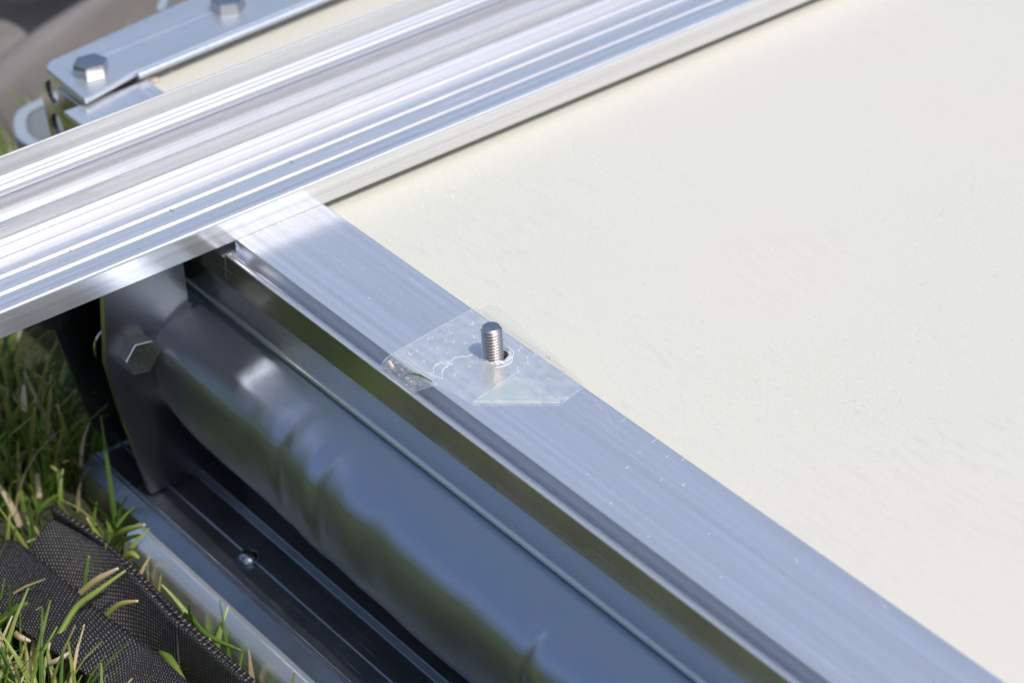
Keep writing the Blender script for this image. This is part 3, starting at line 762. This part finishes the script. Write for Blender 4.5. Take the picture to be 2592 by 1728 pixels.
# single grass blades one can pick out
BL = [([(-149.7, 89.7, -112.0), (-136.4, 93.5, -103.0), (-128.3, 91.1, -98.0), (-115.5, 88.3, -92.0)], 3.0, (.6, .78), 'long yellow-green grass blade lying diagonally across the black strap'),
      ([(-128.2, 107.8, -110.0), (-122.6, 102.1, -102.0), (-114.7, 96.0, -96.0)], 3.4, (.84, .96), 'tan dry grass blade just above the long yellow-green one on the strap'),
      ([(-126.7, 107.5, -114.0), (-124.3, 106.8, -102.0), (-121.6, 105.5, -92.0)], 2.4, (.4, .6), 'upright green grass blade crossing behind the tan blade on the strap'),
      ([(-127.3, 90.1, -111.0), (-122.4, 84.7, -103.0), (-117.5, 77.2, -99.0)], 2.8, (.7, 1.0), 'short grass blade with orange-tan tip at the middle of the strap'),
      ([(-94.3, 150.3, -136.0), (-93.9, 136.1, -114.0), (-88.0, 122.6, -104.0)], 3.8, (.45, .95), 'green grass blade with tan cut tip leaning over the end of the base rim'),
      ([(-94.9, 146.9, -137.0), (-93.6, 138.2, -120.0), (-88.4, 128.0, -112.0)], 3.0, (.5, .6), 'green grass blade resting on the pale base rim below the tan-tipped one'),
      ([(-89.1, 97.9, -130.0), (-94.8, 78.9, -122.0), (-96.3, 64.6, -120.0), (-91.3, 49.6, -120.0)], 3.0, (.3, .4), 'dark green grass blade curving along the side of the base rim'),
      ([(-162.4, 117.6, -115.0), (-155.0, 107.9, -103.0), (-150.6, 103.9, -99.0)], 4.0, (.3, .4), 'bright green grass blade at the left edge crossing the strap'),
      ([(-158.6, 76.2, -107.0), (-155.8, 71.3, -103.0), (-150.3, 72.6, -103.0)], 2.6, (.97, 1), 'short bleached grass piece at the lower edge of the strap'),
      ([(-94.2, 136.9, -128.0), (-92.4, 131.4, -122.0), (-91.0, 126.9, -122.0)], 4.0, (.74, .76), 'small bright yellow grass piece between the strap and the base rim'),
      ([(-111.8, 87.1, -128.0), (-114.2, 70.6, -122.0), (-115.5, 59.6, -121.0), (-116.4, 48.5, -124.0)], 5.0, (.45, .6), 'broad green grass blade in the gap between the two bands of the strap'),
      ([(-111.1, 123.2, -120.0), (-108.2, 122.4, -110.0), (-106.1, 122.1, -104.0)], 2.0, (.45, .5), 'thin green grass blade standing at the inner edge of the strap'),
      ([(-159.7, 99.6, -106.0), (-160.9, 92.4, -103.0), (-158.4, 88.8, -104.0)], 3.0, (.92, 1), 'curled pale dry grass piece on the outer edge of the strap'),
      ([(-96.6, 238.6, -138.0), (-94.5, 221.3, -105.0), (-92.6, 208.7, -88.0)], 3.6, (.6, .9), 'tall sunlit grass blade at the left edge above the strap'),
      ([(-94.1, 232.7, -138.0), (-90.7, 217.9, -105.0), (-89.8, 203.6, -86.0)], 3.4, (.55, .98), 'sunlit grass blade with round pale cut tip left of the bracket plates'),
      ([(-91.3, 222.7, -138.0), (-92.3, 208.2, -105.0), (-92.6, 199.3, -86.0)], 3.4, (.7, .8), 'pale green sunlit grass blade right of the round-tipped one'),
      ([(-93.7, 207.8, -92.0), (-93.3, 207.4, -86.0), (-91.9, 208.0, -80.0)], 3.4, (1, 1), 'bleached white grass tip above the sunlit clump on the left')]
for pts, w, tone, lab in BL: bladeobj(pts, w*.78, M_grass, lab, tone=tone, group='separate grass blades near the strap')

# ================================================================== THINGS BEHIND
hk = thing('plastic_bracket', 'pale grey curved plastic bracket behind the frame corner', 'bracket', (-20, 310, GZ))
path = smoothpath([(45, 385, 0), (28, 383, 0), (8.9, 381, 0), (1.1, 375.0, 0), (-4.3, 364.7, 0), (-6.1, 356.6, 0), (-5.5, 344, 0), (-9.5, 326.4, 0), (-15, 300, 0), (-17, 280, 0)], 6)
V = []; F = []; prof = rnd([(-2.6, -125, 0), (2.6, -125, 0), (2.6, -62, 1.6), (3.4, -59.6, 1.4), (-3.4, -59.6, 1.4), (-2.6, -62, 1.6)], seg=3); n = len(prof)
for i, p in enumerate(path):
    d = path[min(i+1, len(path)-1)]-path[max(i-1, 0)]; d = d/np.linalg.norm(d); nrm = np.array((-d[1], d[0], 0))
    for a, b in prof: q = p+nrm*a; V.append((q[0], q[1], b))
for i in range(len(path)-1):
    for k in range(n): j = (k+1) % n; F.append((i*n+k, i*n+j, (i+1)*n+j, (i+1)*n+k))
F += [tuple(range(n))[::-1], tuple(range((len(path)-1)*n, len(path)*n))]
fixn(obj('curved_wall', V, F, M_plastic, hk, 40))
fixn(obj('inner_shelf', *prism([(-4, 330), (40, 330), (40, 372), (4, 370)], -84, -80, 'Z'), M_plastic, hk))
tb = thing('upright_tab', 'thin pale grey upright tab behind the far cross bar', 'bracket', (75, 358, GZ))
o = obj('tab_wall', *prism(rnd([(66, 351, 1), (70, 350, 1), (84, 366, 1), (80, 368, 1)], seg=3), GZ, -18, 'Z'), M_plastic, tb); fixn(o)
o = obj('tab_panel', *prism([(74, 352), (140, 360), (140, 364), (76, 356)], GZ, -24, 'Z'), M_plastic, tb); fixn(o)

def cloth(name, x0, x1, y0, y1, nx, ny, zf, mat):
    V = []; F = []
    for j in range(ny):
        for i in range(nx):
            x = x0+(x1-x0)*i/(nx-1); y = y0+(y1-y0)*j/(ny-1); V.append((x, y, zf(x, y)))
    for j in range(ny-1):
        for i in range(nx-1): a = j*nx+i; F.append((a, a+1, a+nx+1, a+nx))
    o = obj(name, V, F, mat, None, 180); md = o.modifiers.new('t', 'SOLIDIFY'); md.thickness = 1.5*S; return o
def tz(x, y):
    yy = y - 485 - .30*(x-60) - 10*math.sin((x-40)*.018)
    z = -112 + 13*math.sin(yy*.13) + 5*math.sin(yy*.31+x*.02) + 2.5*math.sin(yy*.62+1)
    e = min(1, max(0, (yy+6)/14)); return z*e + (GZ+1)*(1-e)
M_tarp = plain('grey brown tarpaulin', (.165, .15, .145), .42, 0, 60, .10)
tag(cloth('grey_tarpaulin', -120, 520, 440, 760, 90, 110, tz, M_tarp), 'rumpled grey-brown tarpaulin lying on the grass behind the frame', 'tarpaulin')
def bz(x, y):
    yy = y - 536 - .12*(x-70) - 8*math.sin(x*.02)
    e = min(1, max(0, yy/10)); e = e*e*(3-2*e); return (GZ+2)*(1-e) + e*(-84 + 8*math.sin(x*.05+yy*.02) + 5*math.sin(yy*.07))
M_bag = plain('black nylon', (.022, .022, .025), .5, 0, 80, .3)
tag(cloth('black_bag', -160, 150, 526, 900, 70, 70, bz, M_bag), 'soft black nylon bag lying on the tarpaulin in the top left corner', 'bag')
